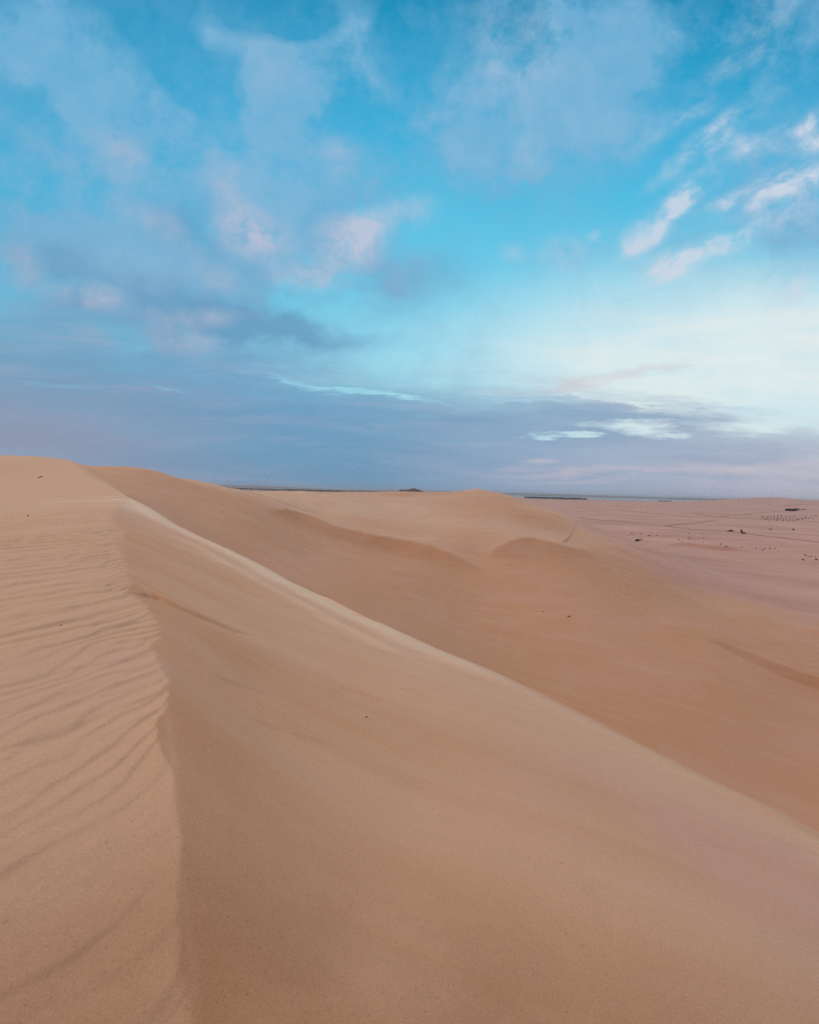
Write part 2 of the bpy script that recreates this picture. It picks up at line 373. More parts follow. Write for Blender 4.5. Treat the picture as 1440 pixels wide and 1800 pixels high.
# everything beyond the crest: the orange face, the bowl, the middle dunes, the plain
Vpts = [
    cp(180, 821, 93), cp(240, 823.5, 98), cp(300, 838, 108), cp(360, 851, 122), cp(420, 862.5, 150), cp(150, 842, 68), cp(235, 868, 50), cp(270, 880, 56), cp(330, 870, 84), cp(330, 905, 62), cp(420, 910, 78), cp(420, 945, 60),
    cp(450, 970, 56), cp(600, 1040, 50), cp(750, 1115, 45), cp(900, 1195, 41), cp(1000, 1088, 65), cp(1150, 1100, 66), cp(850, 1060, 74), cp(700, 1010, 80), cp(560, 965, 88),
    cp(1200, 1210, 45), cp(1250, 1120, 63), cp(1330, 1180, 52), cp(1440, 1400, 31), cp(1440, 1250, 45), cp(1440, 1100, 84), cp(1440, 1010, 165), cp(1330, 1025, 130), cp(1340, 1090, 84), cp(1240, 1050, 98), cp(1300, 985, 190),
    cp(480, 885, 122), cp(540, 905, 132), cp(500, 912, 107), cp(600, 938, 112), cp(640, 925, 130), cp(700, 942, 122), cp(700, 968, 106), cp(780, 985, 99), cp(790, 950, 118), cp(860, 937, 124), cp(850, 985, 102), cp(930, 937, 128), cp(920, 962, 108),
    cp(1000, 937, 136), cp(1060, 938.5, 150), cp(1095, 946, 150), cp(1040, 965, 112), cp(1130, 960, 146), cp(1200, 988, 134), cp(1120, 1000, 104), cp(980, 1000, 92), cp(1240, 1010, 120),
    cp(500, 864, 205), cp(600, 864.5, 225), cp(700, 864, 235), cp(760, 864.5, 240), cp(800, 865, 243), cp(833, 864.5, 245), cp(862, 867, 243), cp(880, 869.5, 238), cp(560, 880, 165), cp(680, 890, 175), cp(800, 890, 175), cp(760, 915, 145), cp(890, 905, 150), cp(620, 900, 150),
    cp(920, 880, 215), cp(960, 893, 190), cp(1000, 912, 155),
    # beyond the middle dunes
    cp(420, 900, 330), cp(600, 900, 380), cp(750, 905, 400), cp(860, 905, 380), cp(960, 930, 320), cp(1060, 962, 250), cp(1150, 966, 220), cp(1240, 990, 170),
    cp(1000, 905, 640), cp(1120, 950, 300), cp(1200, 965, 260), cp(1300, 975, 245), cp(1390, 965, 280), cp(1440, 975, 250), cp(1120, 918, 520), cp(1300, 937, 400), cp(1440, 950, 350), cp(1250, 912, 640),
    cp(1390, 912, 760), cp(1440, 925, 560), cp(1395, 897, 1350), cp(1200, 895, 1200), cp(1080, 893, 1150), cp(960, 884, 1700), cp(1100, 882.5, 2500), cp(1220, 883, 2300), cp(1250, 883, 2300), cp(1300, 877, 2400), cp(1375, 874, 2450), cp(1410, 879, 2400), cp(1440, 879.5, 2400), cp(1500, 880, 2400)]
Vpts += [pol(a, r, z) for a in (-40, -25, -10, 5, 20, 35, 50) for r, z in ((4200, -30.0), (12000, -30.0))]
Vpts += [pol(a, r, z) for a in (-30, -15, 0) for r, z in ((800, -30.0), (2000, -30.0))]
Vpts += [pol(a, r, z) for a in (-180, -140, -100, -65, 75, 110, 145, 180) for r, z in ((40, -18), (150, -20), (700, -28), (4200, -30), (12000, -30.0))]
Vpts += [pol(a, r, z) for a in (-180, -120, -60, 60, 120, 180, 0) for r, z in ((5, -16),)] + [pol(55, 30, -17), pol(60, 100, -20), pol(-55, 120, -8), pol(-45, 150, -2), pol(-45, 300, -18), pol(48, 2400, -10)]
Vf = TPS(Vpts)

SCARPS = [  # little slumped steps on the slopes: photo pixels and forward distance along each, drop in metres, width in metres
    ([(236, 1022), (300, 1056), (370, 1086), (490, 1128)], 0.05, 0.05, 'S'),
    ([(255, 1036), (272, 1043), (285, 1050)], 0.04, 0.05, 'S'),
    ([(595, 1200), (650, 1220), (705, 1242)], 0.022, 0.05, 'S'),
    ([(700, 1355), (800, 1385), (900, 1412), (960, 1430)], 0.012, 0.04, 'S'),
    ([(420, 1250), (520, 1290), (640, 1330)], 0.012, 0.05, 'S'),
    ([(1010, 1545), (1080, 1560), (1150, 1590)], 0.008, 0.03, 'S'),
    ([(520, 1030), (640, 1085), (700, 1120)], 0.06, 0.10, 'S'),
    ([(330, 985), (420, 1025), (520, 1075)], 0.035, 0.06, 'S'),
    ([(560, 1130), (660, 1170), (760, 1205)], 0.018, 0.06, 'S'),
    ([(740, 1290), (840, 1330), (960, 1365)], 0.012, 0.05, 'S'),
    ([(360, 1180), (440, 1212), (500, 1230)], 0.012, 0.04, 'S'),
    ([(880, 1480), (960, 1508), (1080, 1535)], 0.007, 0.03, 'S'),
    ([(1150, 1440), (1240, 1478), (1330, 1500)], 0.009, 0.04, 'S'),
]


def march(u, v, H, rmin=1.0, rmax=12000, n=6000):
    d = ray(u, v); d = d / math.hypot(d[0], d[1])
    r = np.geomspace(rmin, rmax, n)
    z = H(d[0] * r, d[1] * r)
    below = np.nonzero(d[2] * r <= z)[0]
    i = below[0] if len(below) else n - 1
    if i > 0:
        lo, hi = r[i - 1], r[i]
        for _ in range(3):
            rr = np.linspace(lo, hi, 12); zz = H(d[0] * rr, d[1] * rr)
            j = np.nonzero(d[2] * rr <= zz)[0]; j = j[0] if len(j) else 11
            lo, hi = rr[max(j - 1, 0)], rr[j]
        rr = hi
    else: rr = r[0]
    return d[0] * rr, d[1] * rr, float(H(np.array([d[0] * rr]), np.array([d[1] * rr]))[0])


def base_N(x, y):
    return np.minimum(Pf(x, y), Sf(x, y))


SC_LINES = []
HOOK_PX = ((1262, 1122), (1290, 1138), (1340, 1163), (1395, 1188), (1440, 1205))
BANK_PX = ((1165, 957), (1210, 961), (1260, 966), (1340, 972))
for pts, dz, wd, srf in SCARPS:
    q = []
    for (u, v) in pts:
        X_, Y_, _z = march(u, v, Sf, 1.0, 60, 900); q.append((X_, Y_))
    SC_LINES.append((catmull(q, 8), dz, wd))
# slip-face edges of the middle dunes: photo pixels, drop, back decay, face length in metres
EDGES = []
for pts, dz, lw, lf in [
    ([(450, 890), (520, 906), (590, 932), (655, 950), (720, 960), (780, 973), (825, 990), (860, 1008)], 1.5, 22, 7.0),
    ([(850, 988), (874, 970), (904, 957), (935, 954), (985, 964), (1040, 970)], 0.8, 18, 8.0),
    ([(1085, 946), (1125, 964), (1170, 982), (1225, 1008)], 0.6, 5, 4.0),
    ([(1060, 955), (1100, 972), (1145, 988), (1190, 1006)], 0.35, 6, 5.0),
    ([(1390, 1105), (1440, 1118), (1500, 1130)], 0.5, 6, 2.0),
    ([(1290, 1090), (1350, 1108), (1420, 1140)], 0.3, 6, 1.5)]:
    q = []
    for (u, v) in pts:
        X_, Y_, _z = march(u, v, Vf, 25, 400, 1500); q.append((X_, Y_))
    EDGES.append((catmull(q, 8), dz, lw, lf))
# the small dune brink at the right and the dark hollow on the plain
HOOK = catmull([march(u, v, Vf, 25, 400, 1500)[:2] for u, v in HOOK_PX] + [(46.6, 48.2), (49.5, 45.0)], 8)
BANK = catmull([march(u, v, Vf, 100, 700, 2500)[:2] for u, v in BANK_PX], 8)


def ripples(x, y, ang, lam, seed, sharp=0.78):
    c, s = math.cos(ang), math.sin(ang)
    a = x * c + y * s; b = -x * s + y * c             # a across the crests, b along them
    ph = a / lam + 0.75 * fbm(a / (lam * 3.2), b / (lam * 5.5), 3, seed) * 2.0 + 0.25 * fbm(a / lam, b / lam * 0.6, 2, seed + 7)
    t = ph - np.floor(ph)
    saw = np.where(t < sharp, t / sharp, (1 - t) / (1 - sharp))
    return saw * saw * (3 - 2 * saw) - 0.5


def height(x, y, full=False):
    x = np.asarray(x, float); y = np.asarray(y, float)
    r = np.sqrt(x * x + y * y) + 1e-6
    dc, ac = sdist(x, y, CREST_XY); dc = -dc          # positive beyond the crest
    near = r < 260
    P = np.full(x.shape, -30.0); S = np.full(x.shape, -30.0)
    P[near] = Pf(x[near], y[near]); S[near] = Sf(x[near], y[near])
    # plateau ripples
    fade = smooth(r, 70, 18) * smooth(r, 0.8, 2.2) * 0.9 + 0.1 * smooth(r, 50, 20)
    patch = np.clip(0.75 + 1.5 * fbm(x / 2.3, y / 2.8, 3, 5), 0.25, 1.4)
    zone = smooth(r, 2.4, 5.5)                                     # the close sand is smoother
    big = ripples(x, y, R(-16), 0.46, 11, 0.84) * 0.033 * patch * (0.35 + 0.65 * zone)
    sml = ripples(x, y, R(-10), 0.20, 23, 0.78) * 0.014 * (1 + 0.07 * np.minimum(r, 30)) * np.clip(0.85 + 1.3 * fbm(x / 1.4, y / 2.0, 3, 9), 0.1, 1.4) * smooth(r, 2.2, 4.5)
    lng = ripples(x, y, R(-26), 0.36, 31, 0.88) * 0.013 * np.clip(0.35 + 2.0 * fbm(x / 0.8, y / 1.4, 2, 41), 0, 1) * smooth(r, 6.0, 3.0)
    rough = fbm(x / 5.0, y / 9.0, 4, 61) * 0.06
    P = P + (big + sml + lng) * fade + rough * smooth(r, 2, 12) + 0.012 * fbm(x / 0.25, y / 0.4, 4, 63) * smooth(r, 1, 3)
    # lee slope: faint streaks running down wind, small slumps
    ca, sa = math.cos(R(67)), math.sin(R(67))
    a = x * ca + y * sa; b = -x * sa + y * ca
    S = S + 0.045 * fbm(a / 0.50, b / 4.5, 5, 77, 0.58) * smooth(r, 1.5, 5) + 0.10 * fbm(a / 3.0, b / 14.0, 2, 79) * smooth(r, 3, 9)
    for line, dz, wd in SC_LINES:
        d, s_ = sdist(x, y, line); L = np.linalg.norm(np.diff(line, axis=0), axis=1).sum()
        en = smooth(s_, 0, L * 0.25) * smooth(s_, L, L * 0.6)
        S = S - 1.5 * dz * en * np.exp(-np.abs(d) / 0.45) * smooth(d, -wd, wd)
    # twin lip along the crest
    ws = 0.10 + 0.012 * r
    S = S + (0.015 + 0.0022 * r) * np.exp(-((dc + ws * 1.2) / ws) ** 2) * smooth(ac, 20, 50) * smooth(r, 3, 7)
    S = S + (0.02 + 0.0025 * r) * np.exp(-((dc + ws * 5.0) / (ws * 0.8)) ** 2) * smooth(r, 7, 10) * smooth(r, 30, 18)
    k = 0.005 + 0.0015 * r
    h_ = np.clip(0.5 + 0.5 * (P - S) / k, 0, 1)
    N = P + (S - P) * h_ - k * h_ * (1 - h_)
    onP = 1 - h_
    w = 0.18 + 0.006 * r
    N = np.where(near, N - 0.56 * (np.sqrt(np.maximum(dc, 0) ** 2 + w * w) - w), -200.0)
    # beyond
    V = Vf(x, y)
    far = smooth(r, 3200, 5200); V = V * (1 - far) - 30.0 * far
    mid = smooth(r, 45, 110) * smooth(r, 600, 300)
    ca, sa = math.cos(R(62)), math.sin(R(62))
    a = x * ca + y * sa; b = -x * sa + y * ca
    st = fbm(a / 9.0, b / 60.0, 3, 91)
    V = V + mid * (0.55 * st + 0.5 * fbm(x / 26.0, y / 26.0, 3, 95)) + 0.05 * fbm(x / 6.0, y / 6.0, 3, 97) * smooth(r, 30, 60) * smooth(r, 400, 150)
    V = V + smooth(r, 350, 600) * smooth(r, 3500, 2000) * 1.6 * fbm(x / 160.0, y / 160.0, 4, 99)
    mr = (r > 40) & (r < 330) & (y > 0)
    xm, ym, rm = x[mr], y[mr], r[mr]
    V[mr] = V[mr] + (ripples(xm, ym, R(58), 2.3, 205, 0.75) * 0.085 * np.clip(0.25 + 2.2 * fbm(xm / 22.0, ym / 30.0, 3, 207), 0, 1)
                     + ripples(xm, ym, R(66), 6.5, 215, 0.7) * 0.16 * np.clip(0.1 + 2.0 * fbm(xm / 40.0, ym / 50.0, 2, 217), 0, 1)
                     + 0.10 * fbm(xm / 3.0, ym / 4.0, 3, 219)) * smooth(rm, 40, 65) * smooth(rm, 330, 200)
    pk = cp(835, 864, 245)
    V = V + 1.9 * np.exp(-np.abs(x - pk[0]) / 6.0 - ((y - pk[1]) / 16.0) ** 2)
    box = (r > 30) & (r < 420) & (y > 0)
    xb, yb = x[box], y[box]; add = np.zeros(xb.shape)
    wob = 1.6 * fbm(xb / 9.0, yb / 9.0, 3, 131)
    for line, dz, lw, lf in EDGES:
        d, s_ = sdist(xb, yb, line); L = np.linalg.norm(np.diff(line, axis=0), axis=1).sum()
        en = smooth(s_, 0, L * 0.3) * smooth(s_, L, L * 0.7)
        d = d + wob * 0.6
        add = add + dz * en * np.where(d < 0, np.exp(np.minimum(d, 0) / lw), np.maximum(0, 1 - np.maximum(d, 0) / lf) ** 1.25)
    V[box] = V[box] + add
    d, s_ = sdist(x, y, HOOK); L = np.linalg.norm(np.diff(HOOK, axis=0), axis=1).sum()
    # right-hand little dune: rippled back rising to a brink, steep face towards us
    en = smooth(s_, 0.0, 14.0)
    V = V + 0.9 * en * np.where(d < 0, np.exp(d / 16.0), np.maximum(0, 1 - d / 3.0) ** 1.3 * np.exp(-d / 8.0))
    rp = ripples(x, y, R(52), 1.5, 55, 0.75) * 0.10 * smooth(-d, -0.5, 2.0) * smooth(-d, 26, 10) * smooth(s_, 3, 14)
    V = V + rp
    d2, s2 = sdist(x, y, BANK); L2 = np.linalg.norm(np.diff(BANK, axis=0), axis=1).sum()
    en2 = smooth(s2, 0, L2 * 0.25) * smooth(s2, L2, L2 * 0.6)
    V = V + 2.2 * en2 * np.where(d2 < 0, np.exp(d2 / 24.0), np.maximum(0, 1 - d2 / 7.0) ** 1.2)
    Vv = V - np.minimum(0.7 * np.maximum(-dc, 0), 8.0) * smooth(r, 170, 105)
    Hh = smax(N, Vv, np.clip(0.02 * r, 0.05, 1.6))
    if not full: return Hh
    onN = smooth(N - Vv, -0.5, 0.5)
    return Hh, onP * onN * (dc < 2), onN, dc, r



# ------------------------------------------------------------------ materials
def material(name):
    m = bpy.data.materials.new(name); m.use_nodes = True
    m.node_tree.nodes.clear(); gg = G(m.node_tree)
    b = gg.n('ShaderNodeBsdfPrincipled'); o = gg.n('ShaderNodeOutputMaterial')
    m.node_tree.links.new(b.outputs[0], o.inputs[0])
    return m, gg, b


def sand_material():
    m, q, b = material('sand')
    geo = q.n('ShaderNodeNewGeometry'); pos = geo.outputs['Position']
    at = lambda n: q.n('ShaderNodeAttribute', attribute_name=n).outputs['Fac']
    pale, plain, plat = at('pale'), at('plain'), at('plateau')
    ruddy = lin(*SAND_RUDDY); paleC = lin(*SAND_PALE); pinkC = lin(*SAND_PINK); platC = lin(*SAND_PLATEAU)
    n1 = q.noise(pos, 0.05, 4, 0.55); n2 = q.noise(pos, 0.45, 5, 0.6)
    mp = q.n('ShaderNodeMapping', vector_type='TEXTURE'); q.put(mp.inputs['Vector'], pos)
    mp.inputs['Rotation'].default_value = (0, 0, R(-23)); mp.inputs['Scale'].default_value = (14, 1, 3)
    n3 = q.noise(mp.outputs[0], 1.1, 6, 0.6)                      # wind-drawn streaks
    f = q.m('ADD', pale, q.m('ADD', q.m('MULTIPLY', q.m('SUBTRACT', n3, 0.5), 0.85), q.m('MULTIPLY', q.m('SUBTRACT', n2, 0.5), 0.35)), clamp=True)
    c = q.mix(f, ruddy, paleC)
    c = q.mix(q.m('MULTIPLY', plat, 0.85), c, platC)
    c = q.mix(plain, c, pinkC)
    c = q.mix(q.lm(n1, 0.35, 0.65, 0.0, 0.25), c, lin(*SAND_TINT))
    n4 = q.noise(pos, 0.11, 4, 0.5)
    c = q.mix(q.m('MAXIMUM', q.lm(n4, 0.47, 0.66, 0.0, 0.28), q.m('MULTIPLY', at('rosy'), 0.62)), c, lin(*SAND_PINK))
    n5 = q.noise(q.vm('MULTIPLY', pos, (0.012, 0.03, 0.02)), 1.0, 6, 0.62)
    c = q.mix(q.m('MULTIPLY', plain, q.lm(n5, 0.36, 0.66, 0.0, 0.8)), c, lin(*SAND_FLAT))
    c = q.mix(q.m('MULTIPLY', at('blown_rimlit'), 0.7), c, lin(228, 202, 176))
    c = q.mix(q.m('MULTIPLY', at('shade_ruddy'), 0.55), c, lin(*SAND_SHADE_RUDDY))  # painted darkening and face shade, plus ruddy slip faces
    # separate grains, dark and light
    gr = q.noise(pos, 230.0, 2, 0.8); gr3 = q.noise(pos, 48.0, 2, 0.6); gr2 = q.noise(pos, 75.0, 3, 0.7)
    k = q.m('ADD', q.lm(gr, 0.25, 0.75, 0.80, 1.20), q.lm(gr2, 0.25, 0.75, -0.10, 0.10))
    k = q.m('MULTIPLY', k, q.lm(gr3, 0.64, 0.72, 1.0, 0.80))
    c = q.vm('MULTIPLY', c, q.xyz(k, k, k))
    q.put(b.inputs['Base Color'], c); b.inputs['Roughness'].default_value = 0.78
    b.inputs['Specular IOR Level'].default_value = 0.45
    hgt = q.m('ADD', q.m('MULTIPLY', gr2, 0.35), q.m('ADD', q.m('MULTIPLY', q.noise(pos, 9.0, 4, 0.6), 1.0), q.m('MULTIPLY', n3, 3.5)))
    bp = q.n('ShaderNodeBump'); bp.inputs['Strength'].default_value = 0.45; bp.inputs['Distance'].default_value = 0.012
    q.put(bp.inputs['Height'], hgt); q.put(b.inputs['Normal'], bp.outputs[0])
    return m


SAND_RUDDY = (196, 142, 102); SAND_PALE = (218, 182, 153); SAND_PINK = (206, 158, 142); SAND_PLATEAU = (207, 165, 133)
SAND_TINT = (198, 148, 120); SAND_SHADE_RUDDY = (152, 98, 60); SAND_FLAT = (176, 130, 110)
SAND = sand_material()


def plain_mat(name, c1, c2, scale, rough=0.95, detail=4):
    m, q, b = material(name)
    co = q.n('ShaderNodeTexCoord').outputs['Object']
    q.put(b.inputs['Base Color'], q.mix(q.lm(q.noise(co, scale, detail, 0.6), 0.3, 0.7), c1, c2))
    b.inputs['Roughness'].default_value = rough; b.inputs['Specular IOR Level'].default_value = 0.2
    return m


M_SHRUB = plain_mat('shrub_leaves', (0.035, 0.030, 0.020, 1), (0.095, 0.078, 0.050, 1), 2.5)
M_STEM = plain_mat('shrub_wood', (0.05, 0.035, 0.025, 1), (0.10, 0.075, 0.05, 1), 8)
M_PALM = plain_mat('palm_leaves', (0.05, 0.075, 0.06, 1), (0.09, 0.115, 0.09, 1), 0.02)
M_DRY = plain_mat('dry_grass', (0.24, 0.15, 0.08, 1), (0.42, 0.28, 0.17, 1), 20)
M_ROCK = plain_mat('hill_rock', (0.10, 0.075, 0.065, 1), (0.20, 0.14, 0.11, 1), 0.05)
M_FARHILL = plain_mat('far_hill', (0.16, 0.13, 0.12, 1), (0.24, 0.19, 0.17, 1), 0.002)
M_TRACK = plain_mat('track_dirt', (0.31, 0.20, 0.145, 1), (0.44, 0.29, 0.225, 1), 0.12)
M_STONE_D = plain_mat('dark_stone', (0.02, 0.015, 0.013, 1), (0.06, 0.045, 0.04, 1), 90)
M_STONE_L = plain_mat('pale_stone', (0.62, 0.58, 0.52, 1), (0.78, 0.74, 0.68, 1), 90)


def link(name, verts, faces, mat, parent=None, smooth_=True):
    me = bpy.data.meshes.new(name); me.from_pydata([tuple(v) for v in verts], [], faces); me.materials.append(mat)
    if smooth_: me.polygons.foreach_set('use_smooth', [True] * len(me.polygons))
    o = bpy.data.objects.new(name, me); COL.objects.link(o)
    if parent is not None: o.parent = parent
    return o


def tag(o, label=None, cat=None, group=None, kind=None):
    if label: o['label'] = label
    if cat: o['category'] = cat
    if group: o['group'] = group
    if kind: o['kind'] = kind
    return o


# ------------------------------------------------------------------ the sand: one polar sheet round the viewer, out to the horizon
def build_sand():
    th = np.concatenate([np.radians(np.linspace(-180, -50, 66))[:-1], np.radians(np.linspace(-50, 50, 1150)), np.radians(np.linspace(50, 180, 66))[1:]])
    rs = [0.35]
    while rs[-1] < 60000:
        r = rs[-1]
        rs.append(r * (1 + (0.0055 if r < 45 else 0.0045 if r < 320 else 0.009 if r < 3000 else 0.03)))
    rs = np.array(rs); nT, nR = len(th), len(rs)
    T, Rr = np.meshgrid(th, rs)
    x = Rr * np.sin(T); y = Rr * np.cos(T)
    z = np.empty(x.shape); pl = np.empty(x.shape); onN = np.empty(x.shape); dc = np.empty(x.shape)
    for i in range(0, nR, 100):
        j = slice(i, i + 100)
        z[j], pl[j], onN[j], dc[j], _ = height(x[j], y[j], True)
    gz = z + EYE
    # sand colours: pale wind-laid sand and a painted sunlit rim by the crest and on the middle dunes' backs, plain sediment beyond
    slope_r = np.gradient(z, axis=0) / np.gradient(Rr, axis=0)
    pale = onN * (1 - pl) * (0.42 + 0.26 * np.exp(-((np.minimum(dc, 0)) / (1.2 + 0.10 * Rr)) ** 2) * smooth(dc, 2.5 + 0.01 * Rr, 0.0))
    ws = 0.10 + 0.012 * Rr
    pale = pale + onN * (1 - pl) * 0.9 * (np.exp(-((dc + ws * 1.0) / (ws * 1.3)) ** 2) * smooth(Rr, 4, 10) + 0.5 * np.exp(-((dc + ws * 5.0) / (ws * 0.9)) ** 2) * smooth(Rr, 7, 10) * smooth(Rr, 30, 18))  # bright sunlit rim of the crest, painted in as paler colour
    top = 0.75 * onN * smooth(dc, -8, -0.5) * smooth(Rr, 31, 41) * smooth(Rr, 54, 44) * np.clip(0.55 + 1.4 * fbm(x / 5.0, y / 1.6, 4, 15), 0, 1)
    pl = pl * (1 - top * 0.9); pale = pale + top * 0.9
    blown_rimlit = np.clip(top + onN * (1 - pl) * 0.8 * np.exp(-((dc + ws * 1.0) / ws) ** 2) * smooth(Rr, 6, 12), 0, 1)  # wind drift by the summit; the crest band is painted rim light
    db, _a = sdist(x[:960], y[:960], BRINK_XY); lipb = np.zeros(x.shape); lipb[:960] = np.exp(-((-db - 0.02) / (0.012 + 0.004 * Rr[:960])) ** 2) * (Rr[:960] < 12) * onN[:960]
    db2, _a = sdist(x[:960], y[:960], BRINK_XY)
    ruddy_near = np.zeros(x.shape); ruddy_near[:960] = onN[:960] * np.exp(-np.abs(db2) / (0.6 + 0.10 * Rr[:960])) * (1 - pl[:960]) * smooth(Rr[:960], 36, 22)
    pale = pale * (1 - 0.8 * ruddy_near) + 0.22 * lipb * smooth(Rr, 7.0, 3.0)
    shade_ruddy = smooth(Rr, 3.4, 1.5) * np.clip(0.8 + 0.8 * fbm(x / 0.5, y / 0.5, 4, 19), 0, 1)  # lens-like darkening round the viewer, painted into the sand colour
    for line, wln, amp, st in ((HOOK, 2.3, 0.62, 1), (BANK, 6.0, 0.5, 1)):  # shade of the small dune's face and the hollow, painted as darker colour
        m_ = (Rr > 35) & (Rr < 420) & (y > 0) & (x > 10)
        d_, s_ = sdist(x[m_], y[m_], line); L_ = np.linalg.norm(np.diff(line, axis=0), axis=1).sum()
        shade_ruddy[m_] = np.maximum(shade_ruddy[m_], amp * smooth(d_, -wln * 0.12, wln * 0.12) * smooth(d_, wln * 1.25, wln * 0.8) * smooth(s_, 0, L_ * 0.15) * (1 if line is HOOK else smooth(s_, L_, L_ * 0.6)))
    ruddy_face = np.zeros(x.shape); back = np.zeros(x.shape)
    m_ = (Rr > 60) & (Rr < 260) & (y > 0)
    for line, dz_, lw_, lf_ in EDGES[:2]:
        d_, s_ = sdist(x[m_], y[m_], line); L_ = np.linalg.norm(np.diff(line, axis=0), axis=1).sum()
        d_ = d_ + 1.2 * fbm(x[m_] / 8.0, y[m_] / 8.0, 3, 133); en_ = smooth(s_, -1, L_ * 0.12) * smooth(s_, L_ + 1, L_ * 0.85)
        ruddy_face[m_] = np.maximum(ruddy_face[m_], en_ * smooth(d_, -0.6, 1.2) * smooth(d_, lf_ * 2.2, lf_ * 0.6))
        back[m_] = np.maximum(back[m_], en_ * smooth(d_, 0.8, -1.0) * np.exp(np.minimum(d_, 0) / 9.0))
    shade_ruddy = np.maximum(shade_ruddy, 0.40 * ruddy_face)
    rp_ = cp(1260, 1530, 4.0)
    rosy = onN * np.clip(smooth(np.hypot(x - rp_[0], (y - rp_[1])), 2.7, 0.3) * (0.65 + 1.0 * fbm(x / 0.9, y / 0.9, 4, 141)), 0, 1)
    pp_ = cp(110, 1210, 4.0)
    rosy = np.maximum(rosy, 0.5 * onN * np.clip(smooth(np.hypot(x - pp_[0], y - pp_[1]), 1.6, 0.2) * (0.7 + 1.2 * fbm(x / 0.6, y / 0.9, 4, 143)), 0, 1))
    pale = pale * (1 - 0.65 * onN * smooth(dc, -0.75, 0.05) * smooth(Rr, 11, 7.5))
    flat = np.clip(fbm(x / 30.0, y / 30.0, 3, 13) * 0.8 + 0.55, 0, 1)
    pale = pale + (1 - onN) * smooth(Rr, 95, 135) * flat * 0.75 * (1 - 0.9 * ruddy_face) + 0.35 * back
    CR = catmull([cp(u, v, yy)[:2] for u, v, yy in ((860, 866, 240), (920, 880, 215), (960, 893, 190), (1005, 913, 152), (1085, 936, 119), (1120, 953, 106), (1210, 992, 98), (1300, 1040, 100), (1370, 1090, 84), (1460, 1110, 82))], 6)
    near_ = (Rr > 30) & (Rr < 600)
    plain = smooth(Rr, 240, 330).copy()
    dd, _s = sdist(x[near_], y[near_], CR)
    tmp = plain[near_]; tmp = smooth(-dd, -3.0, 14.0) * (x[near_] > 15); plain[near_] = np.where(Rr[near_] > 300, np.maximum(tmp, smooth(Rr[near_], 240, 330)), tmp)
    idx = (np.arange(nR - 1)[:, None] * nT + np.arange(nT - 1)[None, :])
    quads = np.stack([idx, idx + 1, idx + 1 + nT, idx + nT], -1)
    fN = onN[:-1, :-1]; fP = plain[:-1, :-1]; fR = Rr[:-1, :-1]
    cls = np.where((fN > 0.5) & (fR < 200), 0, np.where((fR > 260) | (fP > 0.5), 2, 1))
    co = np.stack([x, y, gz], -1).reshape(-1, 3)
    extra = None
    for k, name in enumerate(('sand_dune', 'dune_field', 'plain')):
        f = quads[cls == k]
        ids, inv = np.unique(f.ravel(), return_inverse=True); f = inv.reshape(-1, 4)
        if k == 0:                                          # close the sheet under the viewer's feet
            c0 = len(ids)
        me = bpy.data.meshes.new(name)
        vv = co[ids]
        me.vertices.add(len(vv)); me.vertices.foreach_set('co', vv.astype(np.float32).ravel())
        me.loops.add(f.size); me.loops.foreach_set('vertex_index', f.astype(np.int32).ravel())
        me.polygons.add(len(f)); me.polygons.foreach_set('loop_start', np.arange(0, f.size, 4, dtype=np.int32))
        me.polygons.foreach_set('use_smooth', np.ones(len(f), dtype=bool))
        me.update(calc_edges=True)
        for nm, arr in (('pale', pale), ('plain', plain), ('plateau', pl), ('shade_ruddy', shade_ruddy), ('blown_rimlit', blown_rimlit), ('rosy', rosy)):
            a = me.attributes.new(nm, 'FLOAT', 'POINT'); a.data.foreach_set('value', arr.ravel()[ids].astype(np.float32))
        me.materials.append(SAND)
        o = bpy.data.objects.new(name, me); COL.objects.link(o); o['kind'] = 'structure'
    # the little disc of sand directly below the camera
    vs = [(0, 0, height(np.array([0.02]), np.array([0.02]))[0] + EYE)] + [tuple(co[i]) for i in range(nT - 1)]
    o = link('ground', vs, [(0, i + 1, (i + 1) % (nT - 1) + 1) for i in range(nT - 1)], SAND); o['kind'] = 'structure'


build_sand()


def ground_at(u, v, rmin=1.0, rmax=9000, n=5000):
    x, y, z = march(u, v, height, rmin, rmax, n); return x, y, z + EYE


def gz(x, y): return float(height(np.array([x]), np.array([y]))[0]) + EYE


# ------------------------------------------------------------------ tracks on the plain
def track(pix, width):
    P = []
    for u, v in pix:
        x, y, z = ground_at(u, v, 150); P.append((x, y))
    c = catmull(P, 24)
    c = c + np.stack([fbm(c[:, 0] / 40, c[:, 1] / 40, 2, 3), fbm(c[:, 0] / 40, c[:, 1] / 40, 2, 4)], -1) * width * 0.6
    t = np.gradient(c, axis=0); t /= np.linalg.norm(t, axis=1)[:, None]; nrm = np.stack([-t[:, 1], t[:, 0]], -1)
    wv = width * (0.75 + 0.9 * (fbm(c[:, 0] / 25, c[:, 1] / 25, 2, 8) + 0.5) * 0.6)
    vs, fs = [], []
    for k in range(5):
        e = c + nrm * ((k / 4.0 - 0.5) * wv)[:, None]
        z = height(e[:, 0], e[:, 1]) + EYE + 0.14
        vs.append(np.stack([e[:, 0], e[:, 1], z], -1))
    V = np.stack(vs, 1).reshape(-1, 3); n = len(c)
    for i in range(n - 1):
        for k in range(4): fs.append((i * 5 + k, i * 5 + k + 1, (i + 1) * 5 + k + 1, (i + 1) * 5 + k))
    o = link('dirt_track', V, fs, M_TRACK); o['kind'] = 'structure'


